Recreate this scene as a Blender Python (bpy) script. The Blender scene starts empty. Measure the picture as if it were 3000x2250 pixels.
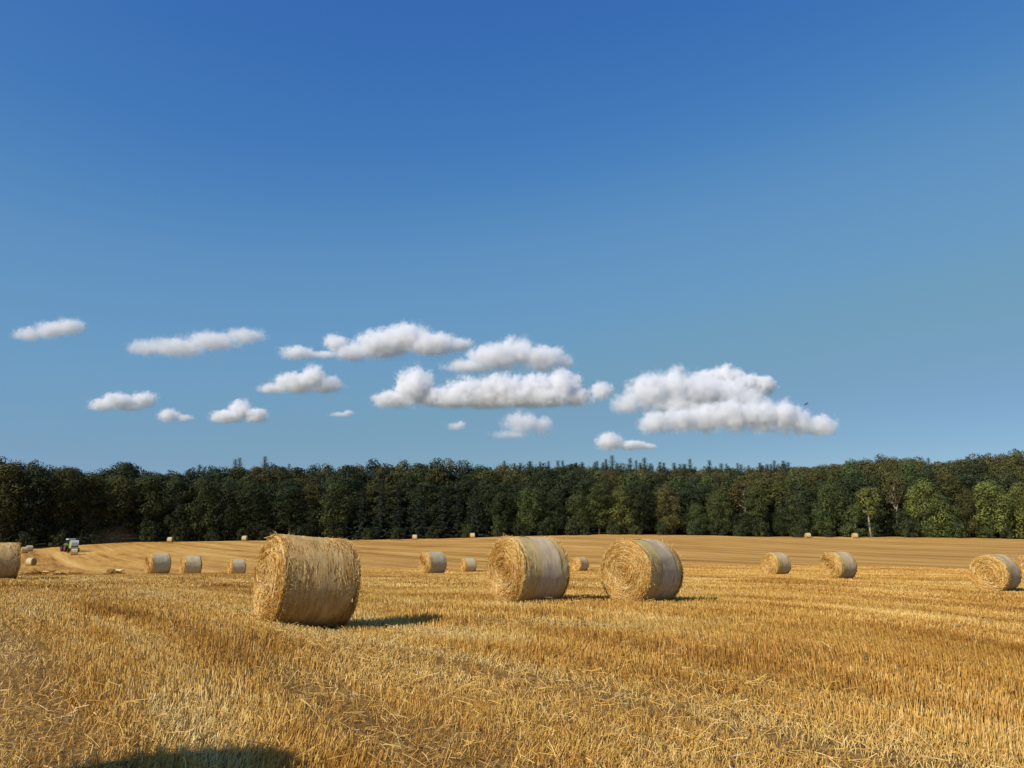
import bpy, bmesh, math, random
import numpy as np
from mathutils import Vector, Matrix, Euler

R = math.radians
sc = bpy.context.scene
COL = sc.collection

# ------------------------------------------------------------------ camera, sky, sun, exposure
F = 2310.0                      # focal length in pixels of the 3000 px wide photograph
PITCH = R(10.66)
EYE = 1.45
cam = bpy.data.cameras.new('camera')
cam.sensor_width = 36.0
cam.lens = F / 3000 * 36
cam.clip_start = 0.1
cam.clip_end = 30000
camo = bpy.data.objects.new('camera', cam)
camo.location = (0, 0, EYE)
camo.rotation_euler = (R(90) + PITCH, 0, 0)
COL.objects.link(camo)
sc.camera = camo

SUN_EL, SUN_B = R(34), R(49)    # sun to the left and behind the camera
to_sun = Vector((-math.sin(SUN_B) * math.cos(SUN_EL), -math.cos(SUN_B) * math.cos(SUN_EL), math.sin(SUN_EL)))
sl = bpy.data.lights.new('sun', 'SUN')
sl.energy = 4.9
sl.angle = R(0.53)
sl.color = (1.0, 0.93, 0.82)
so = bpy.data.objects.new('sun', sl)
so.rotation_euler = to_sun.to_track_quat('Z', 'Y').to_euler()
so.location = (-60, -40, 60)
COL.objects.link(so)

world = bpy.data.worlds.new('World')
sc.world = world
world.use_nodes = True
wn, wl = world.node_tree.nodes, world.node_tree.links
wn.clear()
sky = wn.new('ShaderNodeTexSky')
sky.sky_type = 'NISHITA'
sky.sun_disc = False
sky.sun_elevation = SUN_EL
sky.sun_rotation = math.atan2(to_sun.x, to_sun.y)
sky.altitude = 300
sky.air_density = 1.0
sky.dust_density = 0.5
sky.ozone_density = 8.0
# the clear deep summer blue of that day: the sky's own colours, evened out per channel
sep = wn.new('ShaderNodeSeparateColor')
com = wn.new('ShaderNodeCombineColor')
mul = wn.new('ShaderNodeVectorMath'); mul.operation = 'SCALE'; mul.inputs['Scale'].default_value = 0.1
wl.new(sky.outputs[0], mul.inputs[0]); wl.new(mul.outputs[0], sep.inputs[0])
def tone_curve(i, pts):
    n = wn.new('ShaderNodeFloatCurve')
    c = n.mapping.curves[0]
    n.mapping.extend = 'HORIZONTAL'
    c.points[0].location = pts[0]; c.points[1].location = pts[-1]
    for p in pts[1:-1]: c.points.new(*p)
    n.mapping.update()
    wl.new(sep.outputs[i], n.inputs['Value']); wl.new(n.outputs[0], com.inputs[i])
tone_curve(0, [(0, 0), (0.0437, 0.0330), (0.0595, 0.054), (0.095, 0.128), (0.275, 0.240), (0.7, 0.72), (1, 1.0)])
tone_curve(1, [(0, 0), (0.095, 0.124), (0.127, 0.178), (0.205, 0.300), (0.451, 0.385), (0.8, 0.72), (1, 0.95)])
tone_curve(2, [(0, 0), (0.226, 0.405), (0.29, 0.470), (0.423, 0.532), (0.50, 0.535), (0.61, 0.502), (0.85, 0.66), (1, 0.85)])
ten = wn.new('ShaderNodeVectorMath'); ten.operation = 'SCALE'; ten.inputs['Scale'].default_value = 10.0
bg = wn.new('ShaderNodeBackground')
bg.inputs['Strength'].default_value = 0.1
wo = wn.new('ShaderNodeOutputWorld')
wl.new(com.outputs[0], ten.inputs[0])
wl.new(ten.outputs[0], bg.inputs[0])
wl.new(bg.outputs[0], wo.inputs[0])

sc.view_settings.view_transform = 'Standard'
sc.view_settings.look = 'None'
sc.view_settings.gamma = 1
sc.view_settings.exposure = 0.0
sc.view_settings.use_curve_mapping = False
cy = sc.cycles
cy.max_bounces = 12
cy.diffuse_bounces = 3
cy.glossy_bounces = 2
cy.transmission_bounces = 4
cy.volume_bounces = 10
cy.volume_max_steps = 256
cy.transparent_max_bounces = 8
cy.use_denoising = True

# ------------------------------------------------------------------ helpers
def ray(px, py):
    cx, cyy = (px - 1500) / F, (1125 - py) / F
    return Vector((cx, math.cos(PITCH) - cyy * math.sin(PITCH), math.sin(PITCH) + cyy * math.cos(PITCH)))

def at(px, py, d):
    r = ray(px, py)
    return Vector((0, 0, EYE)) + r * (d / r.y)

def tag(o, label=None, cat=None, group=None, kind=None):
    if label: o['label'] = label
    if cat: o['category'] = cat
    if group: o['group'] = group
    if kind: o['kind'] = kind
    return o

def empty(name, loc, rz=0.0):
    o = bpy.data.objects.new(name, None)
    o.location = loc
    o.rotation_euler = (0, 0, rz)
    o.empty_display_size = 0.3
    COL.objects.link(o)
    return o

def link(name, me, mat=None, parent=None):
    o = bpy.data.objects.new(name, me)
    COL.objects.link(o)
    if mat is not None and len(me.materials) == 0:
        me.materials.append(mat)
    if parent is not None:
        o.parent = parent
    return o

def np_mesh(name, V, Fc, attrs=None, smooth=False):
    """V (n,3), Fc (m,k) index array; attrs {name: per-vertex floats or vectors}"""
    V = np.asarray(V, np.float32); Fc = np.asarray(Fc, np.int32)
    me = bpy.data.meshes.new(name)
    m, k = Fc.shape
    me.vertices.add(len(V)); me.vertices.foreach_set('co', V.ravel())
    me.loops.add(m * k); me.loops.foreach_set('vertex_index', Fc.ravel())
    me.polygons.add(m)
    me.polygons.foreach_set('loop_start', np.arange(0, m * k, k, dtype=np.int32))
    me.polygons.foreach_set('loop_total', np.full(m, k, np.int32))
    me.polygons.foreach_set('use_smooth', np.full(m, smooth, bool))
    for n, a in (attrs or {}).items():
        a = np.asarray(a, np.float32)
        if a.ndim == 1:
            at_ = me.attributes.new(n, 'FLOAT', 'POINT'); at_.data.foreach_set('value', a)
        else:
            at_ = me.attributes.new(n, 'FLOAT_VECTOR', 'POINT'); at_.data.foreach_set('vector', a.ravel())
    me.update(calc_edges=True)
    me.validate()
    return me

class MB:
    """collects boxes, tubes and lathes into one mesh"""
    def __init__(s): s.bm = bmesh.new()
    def box(s, c, size, rot=None, taper=1.0, bevel=0.0):
        x, y, z = size[0] / 2, size[1] / 2, size[2] / 2
        pts = [(-x, -y, -z), (x, -y, -z), (x, y, -z), (-x, y, -z), (-x * taper, -y * taper, z), (x * taper, -y * taper, z), (x * taper, y * taper, z), (-x * taper, y * taper, z)]
        M = Matrix.Translation(c) @ (Euler(rot).to_matrix().to_4x4() if rot else Matrix())
        vs = [s.bm.verts.new(M @ Vector(p)) for p in pts]
        fs = [s.bm.faces.new([vs[i] for i in f]) for f in ((3, 2, 1, 0), (4, 5, 6, 7), (0, 1, 5, 4), (1, 2, 6, 5), (2, 3, 7, 6), (3, 0, 4, 7))]
        if bevel:
            es = list({e for f in fs for e in f.edges})
            bmesh.ops.bevel(s.bm, geom=es, offset=bevel, segments=2, affect='EDGES', profile=0.6)
        return s
    def prism(s, prof, y0, y1):
        """closed profile of (x,z) swept along y"""
        a = [s.bm.verts.new((x, y0, z)) for x, z in prof]
        b = [s.bm.verts.new((x, y1, z)) for x, z in prof]
        n = len(prof)
        s.bm.faces.new(a); s.bm.faces.new(b[::-1])
        for i in range(n):
            j = (i + 1) % n
            s.bm.faces.new((a[i], b[i], b[j], a[j]))
        return s
    def tube(s, pts, rads, n=7, cap=True):
        pts = [Vector(p) for p in pts]
        rings = []
        for i, p in enumerate(pts):
            d = (pts[min(i + 1, len(pts) - 1)] - pts[max(i - 1, 0)]).normalized()
            u = d.orthogonal().normalized() if abs(d.z) > 0.95 else d.cross(Vector((0, 0, 1))).normalized()
            v = d.cross(u)
            r = rads[i] if hasattr(rads, '__len__') else rads
            rings.append([s.bm.verts.new(p + (u * math.cos(2 * math.pi * k / n) + v * math.sin(2 * math.pi * k / n)) * r) for k in range(n)])
        for a, b in zip(rings, rings[1:]):
            for k in range(n):
                s.bm.faces.new((a[k], a[(k + 1) % n], b[(k + 1) % n], b[k]))
        if cap:
            s.bm.faces.new(rings[0][::-1]); s.bm.faces.new(rings[-1])
        return s
    def lathe_y(s, c, prof, n=24):
        """profile of (radius, y) turned about the local y axis"""
        rings = []
        for r, y in prof:
            rings.append([s.bm.verts.new((c[0] + r * math.cos(2 * math.pi * k / n), c[1] + y, c[2] + r * math.sin(2 * math.pi * k / n))) for k in range(n)])
        for a, b in zip(rings, rings[1:]):
            for k in range(n):
                s.bm.faces.new((a[k], b[k], b[(k + 1) % n], a[(k + 1) % n]))
        s.bm.faces.new(rings[0]); s.bm.faces.new(rings[-1][::-1])
        return s
    def build(s, name, mat, parent=None, smooth=False):
        bmesh.ops.recalc_face_normals(s.bm, faces=s.bm.faces)
        me = bpy.data.meshes.new(name)
        s.bm.to_mesh(me); s.bm.free()
        if smooth:
            me.polygons.foreach_set('use_smooth', np.ones(len(me.polygons), bool))
        return link(name, me, mat, parent)

def copy_tree(o, parent=None):
    c = o.copy(); COL.objects.link(c)
    if parent is not None: c.parent = parent
    for ch in list(o.children): copy_tree(ch, c)
    return c

# value noise -------------------------------------------------------
_tab = np.random.RandomState(5).rand(256, 256)
def vnoise(x, y, seed=0):
    x = np.asarray(x, float) + seed * 17.31; y = np.asarray(y, float) + seed * 7.77
    xi = np.floor(x).astype(int); yi = np.floor(y).astype(int)
    fx = x - xi; fy = y - yi
    fx = fx * fx * (3 - 2 * fx); fy = fy * fy * (3 - 2 * fy)
    g = lambda a, b: _tab[a % 256, b % 256]
    return (g(xi, yi) * (1 - fx) + g(xi + 1, yi) * fx) * (1 - fy) + (g(xi, yi + 1) * (1 - fx) + g(xi + 1, yi + 1) * fx) * fy
def fbm(x, y, seed=0, o=3):
    s = 0; a = 1; t = 0
    for i in range(o):
        s = s + a * vnoise(np.asarray(x) * 2 ** i, np.asarray(y) * 2 ** i, seed + i * 3); t += a; a *= .5
    return s / t
def sstep(a, b, x):
    t = np.clip((x - a) / (b - a), 0, 1)
    return t * t * (3 - 2 * t)

# ------------------------------------------------------------------ the lie of the land
CP = []            # (x, y, z)
def cp(px, py, d):
    p = at(px, py, d); CP.append((p.x, p.y, p.z))
for az in (-60, -40, -20, 0, 20, 40, 60):
    for d in (2.0, 5.3):
        CP.append((math.sin(R(az)) * d, math.cos(R(az)) * d, 0.0))
cp(780, 1821, 11.5); cp(977, 1838, 12.3); cp(100, 1850, 10.9); cp(1700, 1862, 10.5); cp(2600, 1870, 10.5)
cp(1545, 1764, 16.0); cp(1880, 1764, 16.7)
cp(2920, 1733, 28.5); cp(2460, 1697, 38); cp(2275, 1684, 47); cp(1270, 1683, 45.5); cp(460, 1683, 48)
cp(20, 1700, 27.5); cp(-300, 1705, 27); cp(3300, 1745, 27); cp(700, 1712, 28); cp(1500, 1712, 28); cp(2000, 1712, 30)
cp(100, 1690, 47); cp(-300, 1690, 47); cp(800, 1684, 50); cp(1700, 1682, 50); cp(2850, 1690, 47); cp(3300, 1694, 47)
cp(557, 1684, 54); cp(692, 1684, 67); cp(1372, 1676, 76); cp(1699, 1674, 74)
cp(2500, 1679, 60); cp(2950, 1682, 60); cp(2100, 1679, 62); cp(150, 1690, 70); cp(-300, 1692, 70)
cp(80, 1657, 135); cp(203, 1634, 152); cp(345, 1668, 105); cp(500, 1640, 120); cp(-200, 1650, 130)
cp(1000, 1630, 118); cp(1700, 1617, 118); cp(2400, 1617, 118); cp(2950, 1624, 115); cp(3300, 1628, 115)
EDGE = [(-600, 1625, 165), (0, 1614, 178), (100, 1609, 182), (240, 1597, 190), (400, 1589, 198), (716, 1584, 204), (1100, 1582, 206), (1500, 1571, 206), (1800, 1567, 206), (2100, 1569, 206), (2500, 1575, 206), (3000, 1580, 206), (3600, 1586, 206)]
for e in EDGE: cp(*e)
for px in (-600, 0, 700, 1500, 2300, 3000, 3600):
    e = min(EDGE, key=lambda q: abs(q[0] - px))
    p = at(e[0], e[1], e[2])
    k = 1.0 + 0.6 * (px - 1500) / 1500 * (1 if px > 1500 else 0.3)
    for dd, dz in ((26, 0.0), (110, 6.0 * k), (320, 16.0 * k)):
        q = at(e[0], e[1], e[2] + dd)
        CP.append((q.x, q.y, p.z + dz))
CP = np.array(CP)
def _uv(x, y):
    d = np.maximum(np.hypot(x, y), 1.5)
    return np.stack([np.clip(np.arctan2(x, y), -1.0, 1.0) * 2.6, np.log(np.minimum(d, 560))], -1)
def _k(r2):
    return np.where(r2 > 1e-12, 0.5 * r2 * np.log(np.maximum(r2, 1e-12)), 0)
_C = _uv(CP[:, 0], CP[:, 1])
_n = len(_C)
_A = _k(((_C[:, None] - _C[None]) ** 2).sum(-1)) + np.eye(_n) * 2e-4
_P = np.concatenate([np.ones((_n, 1)), _C], 1)
_W = np.linalg.solve(np.block([[_A, _P], [_P.T, np.zeros((3, 3))]]), np.concatenate([CP[:, 2], np.zeros(3)]))
def gz(x, y):
    x = np.asarray(x, float); y = np.asarray(y, float)
    sh = x.shape; x = x.ravel(); y = y.ravel()
    out = np.empty(len(x))
    for i in range(0, len(x), 50000):
        u = _uv(x[i:i + 50000], y[i:i + 50000])
        k = _k(((u[:, None] - _C[None]) ** 2).sum(-1))
        z = k @ _W[:_n] + _W[_n] + u @ _W[_n + 1:]
        az = np.abs(np.arctan2(x[i:i + 50000], y[i:i + 50000]))
        out[i:i + 50000] = z * (1 - sstep(1.05, 1.7, az))
    return out.reshape(sh)
def gz1(x, y): return float(gz(np.array([x]), np.array([y]))[0])

ROW = R(-40)                                         # drill rows and tracks run this way
def rowco(x, y):                                     # along, across
    return x * math.sin(ROW) + y * math.cos(ROW), x * math.cos(ROW) - y * math.sin(ROW)
def edge_d(x, y):
    """depth y of the forest edge on the azimuth of this point"""
    px = 1500 + F * x / np.maximum(y, 1e-3) * 0.98
    return np.interp(px, [e[0] for e in EDGE], [e[2] for e in EDGE])

# ------------------------------------------------------------------ materials
def new_mat(name):
    m = bpy.data.materials.new(name); m.use_nodes = True
    nt = m.node_tree; nt.nodes.clear()
    out = nt.nodes.new('ShaderNodeOutputMaterial')
    return m, nt, out
def nd(nt, t, **kw):
    n = nt.nodes.new(t)
    for k, v in kw.items():
        if k in n.inputs: n.inputs[k].default_value = v
        else: setattr(n, k, v)
    return n
def ramp(nt, fac, stops, interp='LINEAR'):
    n = nt.nodes.new('ShaderNodeValToRGB')
    cr = n.color_ramp; cr.interpolation = interp
    while len(cr.elements) < len(stops): cr.elements.new(0.5)
    for e, (p, c) in zip(cr.elements, stops):
        e.position = p; e.color = (*c, 1) if len(c) == 3 else c
    nt.links.new(fac, n.inputs[0])
    return n
def plain(name, col, rough=0.6, metal=0.0, spec=0.4, bump=0.0, scale=20):
    m, nt, out = new_mat(name)
    b = nd(nt, 'ShaderNodeBsdfPrincipled', Roughness=rough, Metallic=metal)
    b.inputs['Specular IOR Level'].default_value = spec
    nz = nd(nt, 'ShaderNodeTexNoise', Scale=scale, Detail=4)
    tc = nd(nt, 'ShaderNodeTexCoord'); nt.links.new(tc.outputs['Object'], nz.inputs['Vector'])
    r = ramp(nt, nz.outputs[0], [(0.3, tuple(c * 0.75 for c in col)), (0.7, tuple(min(c * 1.15, 1) for c in col))])
    nt.links.new(r.outputs[0], b.inputs['Base Color'])
    nt.links.new(b.outputs[0], out.inputs[0])
    return m

STRAW_RAMP = [(0.0, (0.20, 0.08, 0.014)), (0.25, (0.44, 0.205, 0.033)), (0.5, (0.66, 0.37, 0.075)), (0.75, (0.78, 0.52, 0.15)), (0.93, (0.84, 0.66, 0.30)), (1.0, (0.80, 0.72, 0.50))]
def straw_mat(name, stops=STRAW_RAMP, trans=0.12):
    m, nt, out = new_mat(name)
    a = nd(nt, 'ShaderNodeAttribute', attribute_name='tone')
    r = ramp(nt, a.outputs['Fac'], stops)
    b = nd(nt, 'ShaderNodeBsdfPrincipled', Roughness=0.5)
    b.inputs['Specular IOR Level'].default_value = 0.35
    nt.links.new(r.outputs[0], b.inputs['Base Color'])
    t = nd(nt, 'ShaderNodeBsdfTranslucent')
    nt.links.new(r.outputs[0], t.inputs[0])
    mx = nd(nt, 'ShaderNodeMixShader'); mx.inputs[0].default_value = trans
    nt.links.new(b.outputs[0], mx.inputs[1]); nt.links.new(t.outputs[0], mx.inputs[2])
    nt.links.new(mx.outputs[0], out.inputs[0])
    return m
M_STRAW = straw_mat('dry_straw')
M_STUB = straw_mat('stubble_straw')

def ground_mat():
    m, nt, out = new_mat('stubble_soil')
    L = nt.links.new
    tc = nd(nt, 'ShaderNodeTexCoord')
    mp = nd(nt, 'ShaderNodeMapping'); mp.inputs['Rotation'].default_value = (0, 0, R(-33))
    L(tc.outputs['Object'], mp.inputs['Vector'])
    # rows: stretched noise along the rows
    st = nd(nt, 'ShaderNodeMapping'); st.inputs['Scale'].default_value = (0.30, 0.010, 0.3)
    L(mp.outputs[0], st.inputs['Vector'])
    n1 = nd(nt, 'ShaderNodeTexNoise', Scale=1.0, Detail=4, Roughness=0.65, Distortion=0.35); L(st.outputs[0], n1.inputs['Vector'])
    st2 = nd(nt, 'ShaderNodeMapping'); st2.inputs['Scale'].default_value = (1.4, 0.12, 1)
    L(mp.outputs[0], st2.inputs['Vector'])
    n2 = nd(nt, 'ShaderNodeTexNoise', Scale=1.0, Detail=5, Roughness=0.7); L(st2.outputs[0], n2.inputs['Vector'])
    n3 = nd(nt, 'ShaderNodeTexNoise', Scale=14.0, Detail=5, Roughness=0.75); L(tc.outputs['Object'], n3.inputs['Vector'])
    n4 = nd(nt, 'ShaderNodeTexNoise', Scale=0.05, Detail=3); L(tc.outputs['Object'], n4.inputs['Vector'])
    def mth(op, a, b):
        k = nd(nt, 'ShaderNodeMath', operation=op)
        for i, v in enumerate((a, b)):
            if isinstance(v, (int, float)): k.inputs[i].default_value = v
            else: L(v, k.inputs[i])
        return k.outputs[0]
    s = mth('ADD', mth('MULTIPLY', n1.outputs[0], 0.40), mth('MULTIPLY', n2.outputs[0], 0.24))
    s = mth('ADD', s, mth('MULTIPLY', n3.outputs[0], 0.26))
    s = mth('ADD', s, mth('MULTIPLY', n4.outputs[0], 0.10))
    far = ramp(nt, s, [(0.40, (0.26, 0.115, 0.026)), (0.465, (0.50, 0.25, 0.058)), (0.525, (0.63, 0.345, 0.085)), (0.60, (0.76, 0.48, 0.155))])
    near = ramp(nt, n3.outputs[0], [(0.35, (0.13, 0.07, 0.022)), (0.5, (0.29, 0.16, 0.05)), (0.68, (0.46, 0.29, 0.10))])
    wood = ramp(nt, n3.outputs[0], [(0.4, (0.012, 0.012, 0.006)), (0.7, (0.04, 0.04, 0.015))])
    a = nd(nt, 'ShaderNodeAttribute', attribute_name='near')
    mix = nd(nt, 'ShaderNodeMix', data_type='RGBA'); L(a.outputs['Fac'], mix.inputs[0]); L(far.outputs[0], mix.inputs[6]); L(near.outputs[0], mix.inputs[7])
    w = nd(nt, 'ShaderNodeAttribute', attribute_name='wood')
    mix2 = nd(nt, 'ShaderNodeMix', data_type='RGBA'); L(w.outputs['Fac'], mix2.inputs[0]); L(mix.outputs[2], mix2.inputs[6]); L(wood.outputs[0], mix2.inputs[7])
    la = nd(nt, 'ShaderNodeAttribute', attribute_name='beyond')
    land = ramp(nt, n4.outputs[0], [(0.42, (0.085, 0.105, 0.05)), (0.58, (0.22, 0.20, 0.13))])  # unseen far fields, toned to bounce light onto the cloud undersides
    mix3 = nd(nt, 'ShaderNodeMix', data_type='RGBA'); L(la.outputs['Fac'], mix3.inputs[0]); L(mix2.outputs[2], mix3.inputs[6]); L(land.outputs[0], mix3.inputs[7])
    b = nd(nt, 'ShaderNodeBsdfPrincipled', Roughness=0.95); b.inputs['Specular IOR Level'].default_value = 0.1
    L(mix3.outputs[2], b.inputs['Base Color'])
    bp = nd(nt, 'ShaderNodeBump', Strength=0.8, Distance=0.12)
    hh = mth('ADD', n3.outputs[0], mth('MULTIPLY', n2.outputs[0], 1.5))
    L(hh, bp.inputs['Height']); L(bp.outputs[0], b.inputs['Normal'])
    L(b.outputs[0], out.inputs[0])
    return m

# ------------------------------------------------------------------ ground sheet
az = np.unique(np.concatenate([np.radians(np.arange(-66, 66.01, 0.5)), np.radians(np.arange(66, 294, 6.0))]))
az = az[az < math.pi * 2 - math.radians(66) + 1e-6]
ds = np.concatenate([[0.01], np.geomspace(0.6, 40, 60), np.geomspace(41, 75, 46), np.geomspace(76.5, 260, 90), np.geomspace(265, 5000, 50)])
AZ, DD = np.meshgrid(az, ds)
GX, GY = np.sin(AZ) * DD, np.cos(AZ) * DD
GZ = gz(GX, GY)
na, nds = len(az), len(ds)
idx = np.arange(na * nds).reshape(nds, na)
nxt = np.roll(idx, -1, axis=1)
quads = np.stack([idx[:-1], idx[1:], nxt[1:], nxt[:-1]], -1).reshape(-1, 4)
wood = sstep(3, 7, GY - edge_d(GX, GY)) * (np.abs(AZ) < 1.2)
wood = np.maximum(wood, 0) * (1 - sstep(430, 540, DD))            # beyond the wood more fields, unseen
nearm = 0.85 * (1 - sstep(34, 66, DD))
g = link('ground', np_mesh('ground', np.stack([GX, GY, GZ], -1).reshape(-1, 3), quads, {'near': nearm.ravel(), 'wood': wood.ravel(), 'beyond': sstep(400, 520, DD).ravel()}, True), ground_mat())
tag(g, 'rolling harvested grain field of golden stubble reaching the forest', kind='structure')

# ------------------------------------------------------------------ straw geometry
def prisms(P0, P1, W, tone, mid=None, sides=3):
    """thin three-sided stalks from P0 to P1 (with a bend at mid if given)"""
    P0 = np.asarray(P0, float); P1 = np.asarray(P1, float); n = len(P0)
    d = P1 - P0; L = np.linalg.norm(d, axis=1, keepdims=True); d = d / np.maximum(L, 1e-6)
    up = np.where(np.abs(d[:, 2:3]) > 0.9, np.array([[1., 0, 0]]), np.array([[0, 0, 1.]]))
    u = np.cross(d, up); u /= np.maximum(np.linalg.norm(u, axis=1, keepdims=True), 1e-6)
    v = np.cross(d, u)
    ph = rs.rand(n, 1) * 6.28
    st = [P0, P1] if mid is None else [P0, mid, P1]
    rows = []
    Wc = np.asarray(W, float).reshape(-1, 1) * 0.5 * np.ones((n, 1))
    for s_ in st:
        for k in range(sides):
            a = ph + 2 * math.pi * k / sides
            rows.append(s_ + (u * np.cos(a) + v * np.sin(a)) * Wc)
    V = np.stack(rows, 1)                                  # n, len(st)*sides, 3
    per = V.shape[1]
    base = (np.arange(n) * per)[:, None, None]
    fq = []
    for j in range(len(st) - 1):
        for k in range(sides):
            k2 = (k + 1) % sides
            fq.append((j * sides + k, j * sides + k2, (j + 1) * sides + k2, (j + 1) * sides + k))
    Fq = (base + np.array(fq)[None]).reshape(-1, 4)
    return V.reshape(-1, 3), Fq, np.repeat(tone, per)
def join(parts):
    Vs, Fs, Ts, o = [], [], [], 0
    for V, Fq, t in parts:
        Vs.append(V); Fs.append(Fq + o); Ts.append(t); o += len(V)
    return np.concatenate(Vs), np.concatenate(Fs), np.concatenate(Ts)
rs = np.random.RandomState(11)

# ------------------------------------------------------------------ bales: what and where
D_B, L_B = 1.30, 1.13
# px, py of the visible foot, depth, azimuth of the axis, pitch, style, label
BALES = [
    (882, 1828, 11.9, 55, -4.2, 'plain', 'largest, nearest straw bale with ragged golden edges, alone in the left foreground'),
    (1545, 1765, 16.0, 55, -2.2, 'wrap', 'straw bale with pale lilac middle band, left one of the near pair'),
    (1880, 1764, 16.7, 46, -1.5, 'wrap', 'straw bale showing its round coiled face, right one of the near pair'),
    (2275, 1683, 47.0, 58, 0, 'wrap', 'small straw bale, left one of the three on the right side'),
    (2458, 1696, 38.0, 60, 0, 'wrap', 'middle straw bale of the three on the right side'),
    (2921, 1732, 28.7, 53, 0, 'wrap', 'straw bale wholly in view nearest the right edge, pale wrapped side'),
    (3033, 1712, 37.0, 53, 0, 'wrap', 'straw bale cut off by the right edge, only its golden rim showing'),
    (1266, 1683, 45.5, 50, 0, 'wrap', 'straw bale with greyish white wrap just right of the nearest large bale'),
    (1372, 1675, 77.0, 63, 0, 'wrap', 'small distant straw bale just left of the lilac banded bale'),
    (1699, 1674, 75.0, 46, 0, 'wrap', 'small straw bale seen in the gap between the two near centre bales'),
    (460, 1684, 49.0, 46, 0, 'wrap', 'largest, leftmost of three straw bales lined up on the left crest'),
    (557, 1684, 55.5, 53, 0, 'wrap', 'middle straw bale of the three lined up on the crest at left'),
    (692, 1684, 67.0, 53, 0, 'wrap', 'smallest straw bale of the left crest three, beside the nearest bale'),
    (-14, 1699, 27.6, 50, 0, 'plain', 'brown straw bale cut off by the left edge of the photo'),
    (498, 1590, 196.0, 86, 0, 'far', 'tiny pale straw bale at the forest edge above the left crest bales'),
    (716, 1586, 200.0, 86, 0, 'far', 'tiny pale straw bale at the forest edge touching the nearest bale\'s left top'),
    (1215, 1584, 202.0, 86, 0, 'far', 'tiny white straw bale at the forest edge right of the nearest bale'),
    (1384, 1581, 202.0, 86, 0, 'far', 'tiny white straw bale at the forest edge left of the lilac banded bale'),
    (2367, 1577, 202.0, 86, 0, 'far', 'tiny cream straw bale at the right forest edge, left one of two'),
    (2505, 1579, 202.0, 86, 0, 'far', 'tiny cream straw bale at the forest edge below slender pale trunks'),
    (216, 1637, 158.0, 60, 0, 'far', 'small straw bale freshly dropped behind the baler'),
    (71, 1617, 166.0, 46, 0, 'far', 'pale yellow straw bale far left at the foot of the dark forest'),
    (85, 1615, 172.0, 46, 0, 'far', 'greyish straw bale half hidden behind the pale yellow one'),
    (90, 1657, 135.0, 100, 0, 'far', 'small dim straw bale with dark shaded end, below left of the tractor'),
]
SHADOW_BALE = (-4.45, 2.74)

# ------------------------------------------------------------------ stubble and loose straw
def scatter(d0, d1, dens, amax=R(41)):
    A = amax * (d1 * d1 - d0 * d0)
    n = int(A * dens)
    d = np.sqrt(rs.rand(n) * (d1 * d1 - d0 * d0) + d0 * d0)
    a = (rs.rand(n) * 2 - 1) * amax
    return np.sin(a) * d, np.cos(a) * d
def fields(x, y):
    s, c = rowco(x, y)
    wob = (vnoise(s * 0.08, c * 0.05, 3) - .5) * 3
    band = fbm((c + wob) * 0.75, s * 0.09, 1, 3)
    flat = 0.9 * sstep(0.58, 0.70, band)                       # trodden strips
    patch = fbm(x * 0.35, y * 0.35, 9, 3)
    flat = np.maximum(flat, sstep(0.62, 0.72, patch))
    # trampled, paler corner at the lower left
    flat = np.maximum(flat, 0.9 * np.exp(-(((x + 2.9) / 1.2) ** 2 + ((y - 5.6) / 0.9) ** 2)))
    flat = np.maximum(flat, 0.9 * np.exp(-(((x - 0.15) / 1.0) ** 2 + ((y - 6.0) / 0.5) ** 2)))
    gold = 0.6 * fbm((c + wob) * 1.1, s * 0.12, 21, 3) + 0.4 * fbm(x * 0.5, y * 0.5, 33, 2)
    gold = 0.5 + (gold - 0.5) * 1.15 + (fbm(c * 3.4 + wob * 1.5, s * 0.22, 61, 2) - 0.5) * 0.42 * (1 - sstep(30, 60, np.hypot(x, y)))
    return flat, gold
feet = []
for (px, py, d, azx, pit, sty, lab) in BALES:
    p = at(px, py, d); feet.append((p.x, p.y, R(azx)))
def keep_clear(x, y):
    k = np.ones(len(x), bool)
    for bx, by, a in feet:
        dx, dy = x - bx, y - by
        al = dx * math.sin(a) + dy * math.cos(a); ac = dx * math.cos(a) - dy * math.sin(a)
        k &= ~((np.abs(al) < L_B / 2) & (np.abs(ac) < 0.42))
    return k
parts = []
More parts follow.
